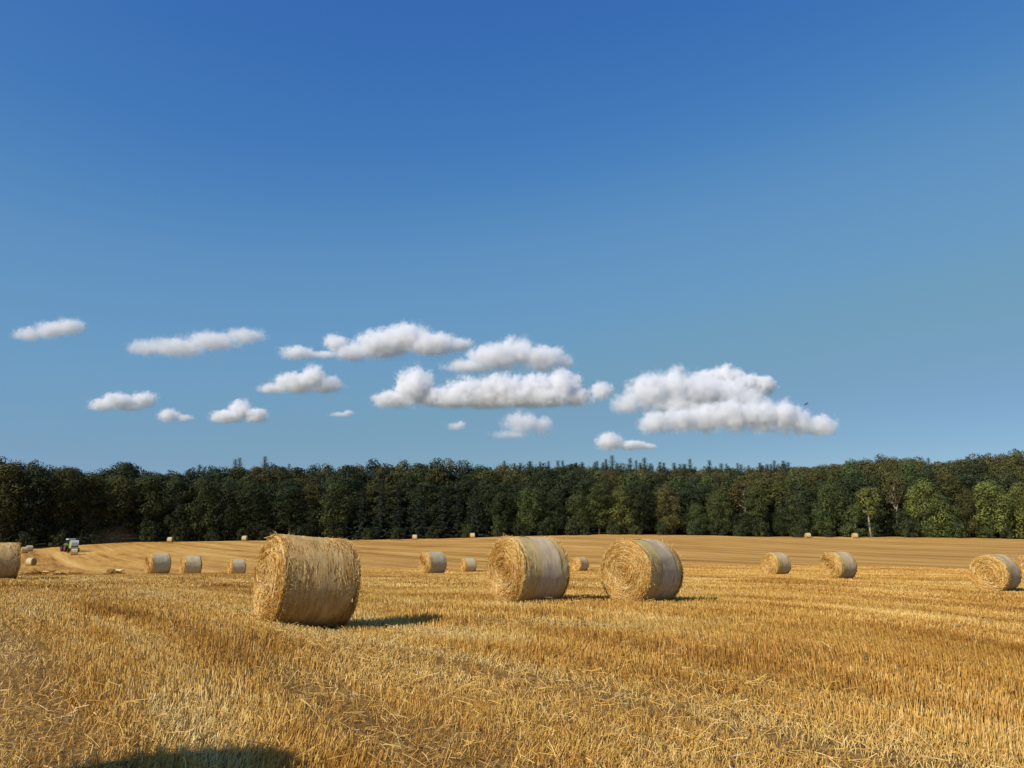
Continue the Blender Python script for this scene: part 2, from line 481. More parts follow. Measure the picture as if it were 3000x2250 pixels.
for d0, d1, dens, w, h, rowp in ((2.6, 7, 1900, 0.0044, 0.12, 1), (7, 12, 1300, 0.0055, 0.11, 1), (12, 24, 560, 0.0085, 0.105, 1), (24, 48, 170, 0.016, 0.10, 0), (48, 84, 42, 0.035, 0.09, 0)):
    x, y = scatter(d0, d1, dens, R(52) if d1 < 13 else R(43))
    if rowp:                                             # drill rows
        s, c = rowco(x, y)
        c2 = np.round(c / 0.125) * 0.125 + rs.randn(len(x)) * 0.026
        x = s * math.sin(ROW) + c2 * math.cos(ROW); y = s * math.cos(ROW) - c2 * math.sin(ROW)
    flat, gold = fields(x, y)
    s_, c_ = rowco(x, y)
    gap = sstep(0.66, 0.74, vnoise(c_ * 2.3, s_ * 0.10, 71)) * (1 - sstep(20, 40, np.hypot(x, y)))      # thin places between drill rows
    k = keep_clear(x, y) & (rs.rand(len(x)) > flat * 0.25 + gap * 0.5)
    x, y, flat, gold = x[k], y[k], flat[k], gold[k]
    n = len(x)
    z = gz(x, y) - 0.01
    H = h * (0.55 + 0.6 * rs.rand(n)) * (1 - 0.25 * flat) * (0.85 + 0.4 * (gold - .4))
    lx = (vnoise(x * .6, y * .6, 41) - .5) * 0.55; ly = (vnoise(x * .6, y * .6, 55) - .5) * 0.4
    spread = 0.12 + 0.42 * flat
    dx = lx + rs.randn(n) * spread; dy = ly + rs.randn(n) * spread
    dirn = np.stack([dx, dy, np.ones(n)], -1); dirn /= np.linalg.norm(dirn, axis=1, keepdims=True)
    tone = 0.51 - 1.05 * (gold - 0.5) + rs.randn(n) * 0.14 + 0.08 * flat  # dark row bands: browner straw, plus painted-in shade of gaps between swaths
    tone = np.where(rs.rand(n) < 0.012, 0.93, tone)
    P0 = np.stack([x, y, z], -1)
    parts.append(prisms(P0, P0 + dirn * H[:, None], w * (0.75 + 0.5 * rs.rand(n)), np.clip(tone, 0.03, 0.9)))
V, Fq, T = join(parts)
stub = link('stubble', np_mesh('stubble', V, Fq, {'tone': T}), M_STUB)
tag(stub, 'short upright golden stubble stalks covering the harvested field', 'stubble', kind='stuff')

parts = []
for d0, d1, dens, w, ll in ((2.6, 8, 210, 0.0044, 0.145), (8, 16, 60, 0.0055, 0.14), (16, 34, 6, 0.010, 0.16)):
    x, y = scatter(d0, d1, dens, R(52) if d1 < 13 else R(43))
    flat, gold = fields(x, y)
    k = keep_clear(x, y) & (rs.rand(len(x)) < 0.10 + 0.80 * flat)
    x, y, flat, gold = x[k], y[k], flat[k], gold[k]
    n = len(x)
    L = ll * (0.3 + 0.9 * rs.rand(n))
    ang = rs.rand(n) * math.pi * 2
    lift = rs.rand(n) * 0.10 * (1 - 0.5 * flat) + 0.02
    z0 = gz(x, y)
    x1, y1 = x + np.cos(ang) * L, y + np.sin(ang) * L
    P0 = np.stack([x, y, z0 + lift], -1)
    P1 = np.stack([x1, y1, gz(x1, y1) + np.maximum(lift + rs.randn(n) * 0.05, 0.01)], -1)
    mid = (P0 + P1) / 2 + np.stack([rs.randn(n) * .02 * L, rs.randn(n) * .02 * L, np.abs(rs.randn(n)) * .03 * L], -1)
    tone = 0.62 + rs.randn(n) * 0.15
    tone = np.where(rs.rand(n) < 0.015, 0.93, tone)
    parts.append(prisms(P0, P1, w * (0.6 + 0.6 * rs.rand(n)), np.clip(tone, 0.05, 1), mid))
V, Fq, T = join(parts)
ls = link('loose_straw', np_mesh('loose_straw', V, Fq, {'tone': T}), M_STRAW)
tag(ls, 'pale cut straw lying loose and tangled between the stubble rows', 'straw', kind='stuff')

# ------------------------------------------------------------------ bales: building
def wrap_mat(name, stops, fib=(70, 5), amount=0.5, bump=0.5):
    """net or film wound round a bale: uv.x runs along the axis, uv.y round it (metres)"""
    m, nt, out = new_mat(name)
    L = nt.links.new
    a = nd(nt, 'ShaderNodeAttribute', attribute_name='wrapco')
    mp = nd(nt, 'ShaderNodeMapping'); mp.inputs['Scale'].default_value = (fib[0], fib[1], 1)
    L(a.outputs['Vector'], mp.inputs['Vector'])
    n1 = nd(nt, 'ShaderNodeTexNoise', Scale=1.0, Detail=5, Roughness=0.7, Distortion=0.6); L(mp.outputs[0], n1.inputs['Vector'])
    mp2 = nd(nt, 'ShaderNodeMapping'); mp2.inputs['Scale'].default_value = (7, 2.2, 1)
    L(a.outputs['Vector'], mp2.inputs['Vector'])
    n2 = nd(nt, 'ShaderNodeTexNoise', Scale=1.0, Detail=5, Roughness=0.65); L(mp2.outputs[0], n2.inputs['Vector'])
    ad = nd(nt, 'ShaderNodeMix', data_type='FLOAT'); ad.inputs[0].default_value = amount
    L(n2.outputs[0], ad.inputs[2]); L(n1.outputs[0], ad.inputs[3])
    r = ramp(nt, ad.outputs[0], stops)
    b = nd(nt, 'ShaderNodeBsdfPrincipled', Roughness=0.7); b.inputs['Specular IOR Level'].default_value = 0.08
    L(r.outputs[0], b.inputs['Base Color'])
    bp = nd(nt, 'ShaderNodeBump', Strength=bump, Distance=0.012); L(ad.outputs[0], bp.inputs['Height']); L(bp.outputs[0], b.inputs['Normal'])
    L(b.outputs[0], out.inputs[0])
    return m
M_NET = wrap_mat('beige_net', [(0.33, (0.25, 0.13, 0.034)), (0.45, (0.50, 0.31, 0.11)), (0.55, (0.63, 0.42, 0.175)), (0.68, (0.80, 0.60, 0.32))], (60, 4), 0.55, 0.9)
M_NETG = wrap_mat('greenish_net', [(0.33, (0.30, 0.18, 0.05)), (0.47, (0.55, 0.395, 0.155)), (0.58, (0.66, 0.495, 0.225)), (0.72, (0.78, 0.64, 0.37))], (55, 3), 0.5, 0.8)
M_BAND = wrap_mat('lilac_wrap', [(0.32, (0.30, 0.19, 0.085)), (0.43, (0.54, 0.39, 0.225)), (0.56, (0.645, 0.49, 0.315)), (0.72, (0.76, 0.62, 0.45))], (40, 3), 0.5, 0.7)
M_PALEW = wrap_mat('pale_wrap', [(0.30, (0.30, 0.22, 0.10)), (0.42, (0.48, 0.385, 0.215)), (0.56, (0.57, 0.475, 0.30)), (0.74, (0.70, 0.61, 0.43))], (34, 3), 0.5, 0.6)
FACE_RAMP = [(0.0, (0.16, 0.07, 0.014)), (0.3, (0.42, 0.205, 0.038)), (0.55, (0.63, 0.35, 0.075)), (0.8, (0.76, 0.51, 0.165)), (1.0, (0.86, 0.70, 0.36))]
M_FACE = straw_mat('bale_face_straw', FACE_RAMP, 0.05)

def bale_shell(r0, u0, u1, seed, nu=26, nv=72, bulge=0.0):
    """wound side of a bale between two stations on its axis, a little uneven"""
    q = np.random.RandomState(seed)
    us = np.linspace(u0, u1, nu); vs = np.arange(nv) * 2 * math.pi / nv
    U, A = np.meshgrid(us, vs, indexing='ij')
    if abs(u1 - u0) < L_B * .95:                                          # ragged edges of a wrap band
        e_ = np.linspace(0, 1, nu)[:, None]
        U = U + (fbm(A * 9, A * 0 + 3, seed, 4) - .5) * 0.05 * (1 - e_) + (fbm(A * 8 + 40, A * 0 + 9, seed, 4) - .5) * 0.05 * e_
    r = r0 + (fbm(U * 3 + 50, np.cos(A) * 2.2 + np.sin(A) * 3.1 + 20, seed, 3) - .5) * 0.035
    r = r - 0.05 * sstep(L_B / 2 - 0.10, L_B / 2 + 0.02, np.abs(U)) - bulge * (U / L_B * 2) ** 2 * 0.02
    low = np.clip(-np.sin(A) - 0.80, 0, 1)
    zz = r * np.sin(A)
    zz = np.where(low > 0, np.maximum(zz, -r0 * 0.955), zz)              # flattened where it lies
    V = np.stack([U, r * np.cos(A), zz + r0 * 0.955], -1).reshape(-1, 3)
    i = np.arange(nu * nv).reshape(nu, nv); j = np.roll(i, -1, 1)
    Fq = np.stack([i[:-1], i[1:], j[1:], j[:-1]], -1).reshape(-1, 4)
    co = np.stack([U, A * r0, U * 0], -1).reshape(-1, 3)
    return np_mesh('bale_side', V, Fq, {'wrapco': co}, True)

def bale_face(r0, side, n, seed, wd, fringe):
    """coiled straw end: a dished disc under thousands of stalks laid round the axis, ragged at the rim"""
    q = np.random.RandomState(seed)
    nr, nv = 15, 56
    zc = r0 * 0.955
    rr = np.linspace(0.0, r0 * 0.985, nr); aa = np.arange(nv) * 2 * math.pi / nv
    RR, AA = np.meshgrid(rr, aa, indexing='ij')
    def prof(r, a):
        return 0.03 * (1 - (r / r0) ** 2) + 0.022 * np.sin(r * 46 + a * 1.0) * 0.5 + (fbm(r * 6 + 9, np.cos(a) * 2 + 5 + np.sin(a), seed, 2) - .5) * 0.06 - 0.05 * sstep(r0 * .88, r0, r)
    X = side * (L_B / 2 - 0.015 + prof(RR, AA))
    zz = np.maximum(RR * np.sin(AA), -zc)
    V = np.stack([X, RR * np.cos(AA), zz + zc], -1).reshape(-1, 3)
    i = np.arange(nr * nv).reshape(nr, nv); j = np.roll(i, -1, 1)
    Fq = np.stack([i[:-1], i[1:], j[1:], j[:-1]], -1).reshape(-1, 4)
    T = np.clip(0.34 + 0.5 * (fbm(RR * 22, AA * 2, seed, 2) - .5), 0, 1).ravel()
    parts = [(V, Fq, T)]
    r = r0 * np.sqrt(q.rand(n)) * 0.99; a = q.rand(n) * 2 * math.pi
    tang = np.where(q.rand(n) < 0.5, 1, -1) * (math.pi / 2) + q.randn(n) * 0.26
    Ls = (0.08 + 0.2 * q.rand(n)) * np.clip(r / r0 * 1.6, 0.3, 1)
    y0, z0 = r * np.cos(a), r * np.sin(a)
    dy, dz = np.cos(a + tang) * Ls, np.sin(a + tang) * Ls
    y1, z1 = y0 + dy, z0 + dz
    k = np.hypot(y1, z1) < r0 * 1.02
    r2 = np.minimum(np.hypot(y1, z1), r0)
    x0 = L_B / 2 - 0.012 + prof(r, a) + q.rand(n) * 0.02
    x1 = L_B / 2 - 0.012 + prof(r2, np.arctan2(z1, y1)) + q.rand(n) * 0.045
    k &= (np.minimum(z0, z1) > -zc + 0.01)
    base = fbm(np.cos(a) * r * 3.5 + 30, np.sin(a) * r * 3.5 + 30, seed + 2, 2)
    tn = np.clip(0.56 + (base - .5) * 0.5 + q.randn(n) * 0.2, 0.05, 1)
    P0 = np.stack([side * x0, y0, z0 + zc], -1)[k]; P1 = np.stack([side * x1, y1, z1 + zc], -1)[k]
    global rs
    parts.append(prisms(P0, P1, (wd * (0.6 + 0.8 * q.rand(n)))[k], tn[k]))
    # fringe at the rim
    m = fringe
    a = q.rand(m) * 2 * math.pi; r = r0 * (0.96 + 0.04 * q.rand(m)); Ls = 0.03 + 0.055 * q.rand(m)
    da = q.randn(m) * 0.9 + np.where(q.rand(m) < .5, 1.2, -1.2)
    y0, z0 = r * np.cos(a), r * np.sin(a); y1, z1 = y0 + np.cos(a + da) * Ls, z0 + np.sin(a + da) * Ls
    x0 = L_B / 2 - 0.06 + q.randn(m) * 0.025; x1 = x0 + q.randn(m) * 0.05 + 0.02
    k = np.minimum(z0, z1) > -zc + 0.02
    P0 = np.stack([side * x0, y0, z0 + zc], -1)[k]; P1 = np.stack([side * x1, y1, z1 + zc], -1)[k]
    parts.append(prisms(P0, P1, (wd * (0.6 + 0.6 * q.rand(m)))[k], np.clip(0.62 + q.randn(m) * .22, .05, 1)[k]))
    V, Fq, T = join(parts)
    return np_mesh('bale_face', V, Fq, {'tone': T})

def side_straw(r0, n, seed, wd, umax, dens_edge):
    """stalks caught under and sticking out of the net"""
    q = np.random.RandomState(seed)
    zc = r0 * 0.955
    u = (q.rand(n) * 2 - 1)
    u = np.sign(u) * np.abs(u) ** dens_edge * umax
    a = q.rand(n) * 2 * math.pi
    dr = q.randn(n) * 0.2 + np.where(q.rand(n) < .9, 0, 1.2)       # mostly round the bale
    Ls = 0.06 + 0.2 * q.rand(n)
    a1 = a + np.cos(dr) * Ls / r0; u1 = u + np.sin(dr) * Ls
    k = (np.abs(u1) < L_B / 2 + 0.02) & (np.sin(a) > -0.93) & (np.sin(a1) > -0.93)
    r = r0 + 0.001 + q.rand(n) * 0.008; r1 = r + np.where(q.rand(n) < .05, q.rand(n) * 0.035, 0.0)
    P0 = np.stack([u, r * np.cos(a), r * np.sin(a) + zc], -1)[k]; P1 = np.stack([u1, r1 * np.cos(a1), r1 * np.sin(a1) + zc], -1)[k]
    V, Fq, T = prisms(P0, P1, (wd * (0.5 + 0.7 * q.rand(n)))[k], np.clip(0.58 + q.randn(n) * .20, .03, 1)[k])
    return np_mesh('side_straw', V, Fq, {'tone': T})

def make_bale(style, seed, detail):
    r0 = D_B / 2
    root = empty('straw_bale', (0, 0, 0))
    n, wd, fr = {'hero': (7000, 0.0060, 260), 'mid': (1800, 0.012, 80), 'low': (500, 0.03, 50)}[detail]
    if style == 'plain':
        link('net_wrap', bale_shell(r0, -L_B / 2, L_B / 2, seed), M_NET, root)
        link('side_straw', side_straw(r0, 3000 if detail == 'hero' else 400, seed + 7, wd * .7, L_B / 2, 0.55), M_FACE, root)['kind'] = 'stuff'
    elif style == 'grey':
        link('net_wrap', bale_shell(r0, -L_B / 2, L_B / 2, seed), M_NET, root)
        link('wrap_band', bale_shell(r0 + 0.006, -L_B * .36, L_B * .42, seed, 16), M_PALEW, root)
    else:
        b0 = -L_B * 0.13; b1 = L_B * 0.28
        link('net_wrap', bale_shell(r0, -L_B / 2, L_B / 2, seed), M_NETG, root)
        link('wrap_band', bale_shell(r0 + 0.006, b0, b1, seed, 12), M_BAND, root)
        link('side_straw', side_straw(r0, 520 if detail == 'hero' else 120, seed + 7, wd * .7, L_B / 2, 0.35), M_FACE, root)['kind'] = 'stuff'
    for sd in (-1, 1):
        link('straw_end', bale_face(r0, sd, n, seed + 20 + sd, wd, fr), M_FACE, root)
    return root
protos = {}
def get_bale(style, detail, seed):
    key = (style, detail, seed)
    if key in protos:
        return copy_tree(protos[key])
    protos[key] = make_bale(style, seed, detail)
    return protos[key]
bale_roots = []
for i, (px, py, d, azx, pit, sty, lab) in enumerate(BALES):
    det = 'hero' if d < 20 else 'mid' if d < 60 else 'low'
    style = 'grey' if (px in (460, 557, 692, 1266, 1372) or sty == 'far') else sty
    b = get_bale(style, det, 100 + (i if det == 'hero' else i % 3 if det == 'mid' else 0))
    p = at(px, py, d)
    yaw = math.pi / 2 - R(azx)
    b.location = (p.x, p.y, gz1(p.x, p.y) - 0.015)
    roll = 0 if det == 'hero' else (i * 2.399) % 0.5 - 0.25
    b.rotation_euler = Euler((0, -R(pit), yaw), 'XYZ')
    tag(b, lab, 'straw bale', 'round straw bales lying on the stubble field')
    bale_roots.append(b)
# two unseen bales added outside the frame to cast the rounded lower left shadow
sx_, sy_ = SHADOW_BALE
zz = gz1(sx_, sy_)
b = copy_tree(bale_roots[0])
b.location = (sx_ + D_B / 2 * 0.955 , sy_, zz + L_B / 2 - 0.02)
b.rotation_euler = (0, R(-90), 0)
tag(b, 'unseen straw bale stood on end beyond the left edge, added to cast shadow', 'straw bale', 'round straw bales lying on the stubble field')
b = copy_tree(bale_roots[0])
b.location = (sx_, sy_, zz + L_B + 0.02)
b.rotation_euler = (0, 0, math.pi / 2 - R(45))
tag(b, 'unseen straw bale lying on the upended one, added to cast a rounded shadow', 'straw bale', 'round straw bales lying on the stubble field')

# straw heaps on the left crest
def heap(px, py, d, sx, sy, h, n, label, seed, tn=0.35):
    q = np.random.RandomState(seed)
    p = at(px, py, d); z = gz1(p.x, p.y)
    a = q.rand(n) * 2 * math.pi; r = np.sqrt(q.rand(n))
    X, Y = r * np.cos(a) * sx, r * np.sin(a) * sy
    Z = h * (1 - r ** 2) * (0.5 + 0.5 * q.rand(n))
    th = q.rand(n) * 2 * math.pi; Ls = 0.25 + 0.35 * q.rand(n)
    P0 = np.stack([X, Y, Z], -1); P1 = P0 + np.stack([np.cos(th) * Ls, np.sin(th) * Ls, q.randn(n) * 0.07], -1)
    P1[:, 2] = np.maximum(P1[:, 2], 0.0)
    V, Fq, T = prisms(P0, P1, 0.03 + 0.02 * q.rand(n), np.clip(tn + q.randn(n) * .2, 0, 1))
    o = link('straw_heap', np_mesh('straw_heap', V, Fq, {'tone': T}), M_STRAW)
    o.location = (p.x, p.y, z)
    tag(o, label, 'straw heap')
heap(120, 1688, 47, 1.0, 0.6, 0.30, 900, 'low brownish mound of straw right of the cut off left bale', 1)
heap(334, 1683, 52, 0.24, 0.24, 0.42, 500, 'small pale tuft of straw on the crest left of the three crest bales', 2, 0.7)
heap(190, 1703, 37, 0.35, 0.3, 0.12, 300, 'small dark clump of trampled straw in the stubble below the straw mound', 3)

# ------------------------------------------------------------------ trees
def leaf_mat(name, translucent=0.16):
    m, nt, out = new_mat(name)
    L = nt.links.new
    oi = nd(nt, 'ShaderNodeObjectInfo')
    a = nd(nt, 'ShaderNodeAttribute', attribute_name='tone')
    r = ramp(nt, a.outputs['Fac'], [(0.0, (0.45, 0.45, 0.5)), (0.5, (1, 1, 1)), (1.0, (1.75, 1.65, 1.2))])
    mx = nd(nt, 'ShaderNodeMix', data_type='RGBA', blend_type='MULTIPLY'); mx.inputs[0].default_value = 1
    L(oi.outputs['Color'], mx.inputs[6]); L(r.outputs[0], mx.inputs[7])
    hsn = nd(nt, 'ShaderNodeHueSaturation')
    mr = nd(nt, 'ShaderNodeMapRange'); mr.inputs['To Min'].default_value = 0.485; mr.inputs['To Max'].default_value = 0.515
    L(oi.outputs['Random'], mr.inputs['Value']); L(mr.outputs[0], hsn.inputs['Hue']); L(mx.outputs[2], hsn.inputs['Color'])
    b = nd(nt, 'ShaderNodeBsdfPrincipled', Roughness=0.6); b.inputs['Specular IOR Level'].default_value = 0.15
    L(hsn.outputs[0], b.inputs['Base Color'])
    t = nd(nt, 'ShaderNodeBsdfTranslucent'); L(hsn.outputs[0], t.inputs[0])
    ms = nd(nt, 'ShaderNodeMixShader'); ms.inputs[0].default_value = translucent
    L(b.outputs[0], ms.inputs[1]); L(t.outputs[0], ms.inputs[2]); L(ms.outputs[0], out.inputs[0])
    return m
M_LEAF = leaf_mat('leaves')
M_NEEDLE = leaf_mat('needles', 0.08)
M_BARK = plain('bark', (0.09, 0.07, 0.05), 0.9, spec=0.1, scale=3)
M_PALE = plain('pale_bark', (0.32, 0.275, 0.21), 0.9, spec=0.1, scale=3)

def leaf_quads(P, N, S, tone, q, aspect=0.62):
    n = len(P)
    N = N / np.maximum(np.linalg.norm(N, axis=1, keepdims=True), 1e-6)
    t = q.randn(n, 3); u = np.cross(N, t); u /= np.maximum(np.linalg.norm(u, axis=1, keepdims=True), 1e-6)
    v = np.cross(N, u)
    S = S[:, None]
    V = np.stack([P - u * S, P - v * S * aspect + N * S * .12, P + u * S, P + v * S * aspect + N * S * .12], 1).reshape(-1, 3)
    Fq = np.arange(n * 4).reshape(n, 4)
    return V, Fq, np.repeat(tone, 4)

def broadleaf(seed, H, W, low, trunk_mat=None, npuff=46, per=190, top=1.0, leaf=0.235):
    """mesh pair (trunk, crown): limbs carrying many leafy clumps, origin at the foot"""
    q = np.random.RandomState(seed); rnd = random.Random(seed)
    zc0 = H * low; Hc = H - zc0
    cs, rads = [], []
    for i in range(npuff):
        t = (i + 0.5) / npuff
        zz = t ** 0.9
        prof = (1 - zz ** 3.2) ** 0.5 * (min(1, 0.55 + zz * 0.9) if low > 0.03 else min(1, 0.8 + zz * .8))
        a = i * 2.399 + rnd.uniform(-.5, .5)
        rr = W / 2 * prof * rnd.uniform(0.45, 0.95)
        rad = W * rnd.uniform(0.10, 0.19)
        cs.append((math.cos(a) * rr * 0.9, math.sin(a) * rr * 0.9, zc0 + Hc * (0.06 + 0.86 * zz) + rnd.uniform(-.4, .4)))
        rads.append(rad)
    cs = np.array(cs); rads = np.array(rads)
    Ps, Ns, Ss, Ts = [], [], [], []
    for c, rad in zip(cs, rads):
        n = int(per * (rad / (W * 0.145)) ** 1.6)
        d = q.randn(n, 3); d /= np.linalg.norm(d, axis=1, keepdims=True)
        d = d[(d[:, 2] > -0.35) | (q.rand(n) < .35)]
        n = len(d)
        lob = 1 + 0.28 * np.sin(d[:, 0] * 5 + c[0]) * np.sin(d[:, 1] * 5 + c[1]) * np.sin(d[:, 2] * 4 + c[2])
        p = c + d * (rad * lob * (0.72 + 0.36 * q.rand(n) ** 0.7))[:, None] * np.array([1.05, 1.05, 0.86])
        Ps.append(p); Ns.append(d + q.randn(n, 3) * 0.34 + np.array([0, 0, 0.15])); Ss.append(leaf * (0.6 + 0.8 * q.rand(n)))
        Ts.append(np.clip(0.5 + q.randn() * 0.15 + q.randn(n) * 0.09, 0, 1))
    V, Fq, T = leaf_quads(np.concatenate(Ps), np.concatenate(Ns), np.concatenate(Ss), np.concatenate(Ts), q)
    crown = np_mesh('crown', V, Fq, {'tone': T})
    crown.materials.append(M_LEAF)
    m = MB()
    tr = 0.016 * H
    bend = [(0, 0, -0.5), (rnd.uniform(-.2, .2), rnd.uniform(-.2, .2), H * .25), (rnd.uniform(-.5, .5), rnd.uniform(-.5, .5), H * .55), (rnd.uniform(-.7, .7), rnd.uniform(-.7, .7), H * .86)]
    m.tube(bend, [tr * 1.25, tr, tr * .6, tr * .15], 8)
    order = list(range(npuff)); rnd.shuffle(order)
    for k in order[:9]:
        c = Vector(cs[k]); z0 = max(H * 0.12, c.z - H * rnd.uniform(0.14, 0.26))
        b0 = Vector((0, 0, z0)); mid = b0.lerp(c, 0.5) + Vector((0, 0, -0.03 * H))
        m.tube([b0, mid, c], [tr * .5, tr * .32, tr * .12], 5)
    bmesh.ops.recalc_face_normals(m.bm, faces=m.bm.faces)
    trunk = bpy.data.meshes.new('trunk'); m.bm.to_mesh(trunk); m.bm.free()
    trunk.materials.append(trunk_mat or M_BARK)
    return trunk, crown, H

def conifer(seed, H, Wd, tip=False):
    q = np.random.RandomState(seed)
    Ps, Ns, Ss, Ts = [], [], [], []
    lv = np.concatenate([np.arange(0.05, 0.70, 0.022), np.arange(0.70, 0.99, 0.013)]) if tip else np.arange(0.05, 0.985, 0.022)
    for t in lv:
        rmax = Wd / 2 * (1 - t) ** 0.92 * (0.70 + 0.55 * q.rand()) * (1.0 if int(round(t / 0.022)) % 3 else 0.62) + 0.03
        nb = int(6 + 5 * (1 - t))
        a0 = q.rand() * 6.28
        for b in range(nb):
            if q.rand() < 0.1: continue
            a = a0 + 6.283 * b / nb + q.randn() * .2
            rm = rmax * (0.65 + 0.45 * q.rand())
            k = max(3, int(rm / 0.26))
            s = np.linspace(0.18, 1, k)
            r = s * rm
            z = H * t - 0.42 * rm * s ** 1.3 + 0.16 * rm * s ** 3
            px, py = np.cos(a) * r, np.sin(a) * r
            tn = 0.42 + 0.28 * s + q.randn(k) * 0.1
            for side in (0, 1, 2):
                j = q.randn(k, 3) * np.array([.16, .16, .10])
                P = np.stack([px, py, z - (0.16 if side == 2 else 0.0)], -1) + j
                N = np.stack([np.cos(a) * np.ones(k) * 0.6, np.sin(a) * np.ones(k) * 0.6, np.ones(k)], -1) + q.randn(k, 3) * .3
                if side == 2: N[:, 2] *= 0.15
                Ps.append(P); Ns.append(N); Ss.append((0.20 + 0.16 * q.rand(k)) * (0.7 + .5 * s) * ((1 - 0.72 * t) if tip else (1 - 0.45 * t))); Ts.append(tn)
    V, Fq, T = leaf_quads(np.concatenate(Ps), np.concatenate(Ns), np.concatenate(Ss), np.clip(np.concatenate(Ts), 0, 1), q, 0.45)
    crown = np_mesh('crown', V, Fq, {'tone': T}); crown.materials.append(M_NEEDLE)
    m = MB(); m.tube([(0, 0, -0.5), (0, 0, H * .5), (0, 0, H * 0.99)], [0.013 * H, 0.008 * H, 0.02], 7)
    bmesh.ops.recalc_face_normals(m.bm, faces=m.bm.faces)
    trunk = bpy.data.meshes.new('trunk'); m.bm.to_mesh(trunk); m.bm.free(); trunk.materials.append(M_BARK)
    return trunk, crown, H

LIB = {
    'round': [broadleaf(1, 16, 12.5, 0.03), broadleaf(2, 16, 12, 0.03), broadleaf(3, 17, 13, 0.04), broadleaf(4, 16, 11.5, 0.02)],
    'tall': [broadleaf(11, 22, 11, 0.05, npuff=64), broadleaf(12, 22, 10.5, 0.10, npuff=62), broadleaf(13, 22, 12, 0.04, npuff=66), broadleaf(14, 21, 9.5, 0.08, npuff=60)],
    'slender': [broadleaf(21, 15, 7.5, 0.42, M_PALE, npuff=26, per=130)],
    'limbs': [broadleaf(22, 19, 9, 0.50, M_PALE, npuff=24, per=100)],
    'spruce': [conifer(31, 20, 7.5), conifer(32, 20, 7.0), conifer(33, 20, 6.4), conifer(34, 20, 8.0)],
    'tip': [conifer(35, 20, 9.0, True), conifer(36, 20, 8.0, True), conifer(37, 20, 10.0, True)],
    'bush': [broadleaf(41, 3.4, 5, 0.0, npuff=16, per=130, leaf=0.16), broadleaf(42, 3.0, 5.5, 0.0, npuff=16, per=130, leaf=0.16)],
}
GREEN = (0.050, 0.063, 0.020); OLIVE = (0.056, 0.056, 0.017); DARK = (0.030, 0.038, 0.015); BRIGHT = (0.088, 0.100, 0.026); BLUE = (0.019, 0.026, 0.016); BROWN = (0.066, 0.055, 0.020)
TINT = {'g': GREEN, 'o': OLIVE, 'd': DARK, 'b': BRIGHT, 's': BLUE, 'r': BROWN}
LOOK = {'g': 'green', 'o': 'olive green', 'd': 'dark green', 'b': 'yellowish green', 's': 'blackish green', 'r': 'brownish olive'}
MARKS = [(0, 'left edge bale'), (205, 'tractor'), (340, 'straw tuft'), (460, 'left crest bale'), (692, 'right crest bale'), (903, 'nearest bale'), (1130, 'bare mid field'), (1266, 'greyish wrapped bale'), (1545, 'lilac banded bale'), (1880, 'round faced bale'), (2080, 'bare right field'), (2275, 'right trio\'s left bale'), (2458, 'right trio\'s middle bale'), (2690, 'far right field'), (2921, 'right edge bale')]
TREES = []         # (px, top_y, depth, width_px, kind, tint, row)
def T_(px, top, d, w, kind, tint, row): TREES.append((px, top, d, w, kind, tint, row))
def ed(px): return float(np.interp(px, [e[0] for e in EDGE], [e[2] for e in EDGE]))
# the front row as seen in the photograph
for px, top, w, kind, tint in [
    (-90, 1352, 150, 'tall', 'd'), (10, 1352, 140, 'tall', 'o'), (95, 1362, 130, 'tall', 'd'), (180, 1366, 130, 'tall', 'o'), (262, 1384, 110, 'tall', 'o'),
    (345, 1392, 120, 'tall', 'o'), (432, 1388, 120, 'tall', 'g'), (520, 1402, 110, 'tall', 'd'), (590, 1400, 130, 'round', 'g'), (665, 1420, 110, 'round', 'd'), (740, 1408, 120, 'tall', 'd'),
    (770, 1500, 90, 'round', 'd'), (850, 1420, 130, 'tall', 'd'), (905, 1490, 80, 'round', 'd'), (985, 1415, 130, 'round', 'g'), (1010, 1470, 80, 'spruce', 'd'),
    (1062, 1408, 95, 'spruce', 's'), (1118, 1404, 95, 'spruce', 's'), (1166, 1432, 80, 'spruce', 's'), (1232, 1420, 95, 'spruce', 's'), (1298, 1408, 100, 'spruce', 's'), (1345, 1430, 80, 'spruce', 's'), (1392, 1398, 95, 'spruce', 's'),
    (1470, 1440, 90, 'tall', 'd'), (1552, 1424, 110, 'round', 'g'), (1630, 1430, 80, 'tall', 'd'), (1690, 1448, 100, 'round', 'g'), (1755, 1412, 100, 'tall', 'g'), (1812, 1436, 120, 'round', 'b'), (1868, 1406, 110, 'tall', 'd'),
    (1955, 1420, 100, 'round', 'o'), (2040, 1478, 70, 'round', 'g'), (2105, 1440, 90, 'round', 'g'), (2175, 1500, 95, 'round', 'd'), (2288, 1485, 85, 'round', 'd'), (2640, 1495, 95, 'round', 'd'), (2215, 1420, 90, 'tall', 'g'), 
    (2335, 1445, 100, 'round', 'd'), (2440, 1412, 130, 'round', 'g'), (2395, 1490, 100, 'round', 'g'), (2546, 1426, 95, 'slender', 'b'), (2502, 1478, 50, 'slender', 'g'),
    (2708, 1410, 130, 'round', 'b'), (2760, 1462, 120, 'round', 'g'), (2835, 1440, 100, 'round', 'o'), (2900, 1412, 150, 'round', 'b'), (2990, 1422, 110, 'round', 'b'), (3080, 1410, 130, 'round', 'g'), (3170, 1420, 130, 'round', 'g')]:
    T_(px, top, ed(px) + (2.5 if kind == 'slender' else 6), w, kind, tint, 'front')
for px, top, w, tint in [(2180, 1410, 100, 'r'), (2290, 1412, 100, 'o'), (2624, 1396, 90, 'r')]:
    T_(px, top, ed(px) + 12, w, 'limbs', tint, 'front')
rt = random.Random(4)
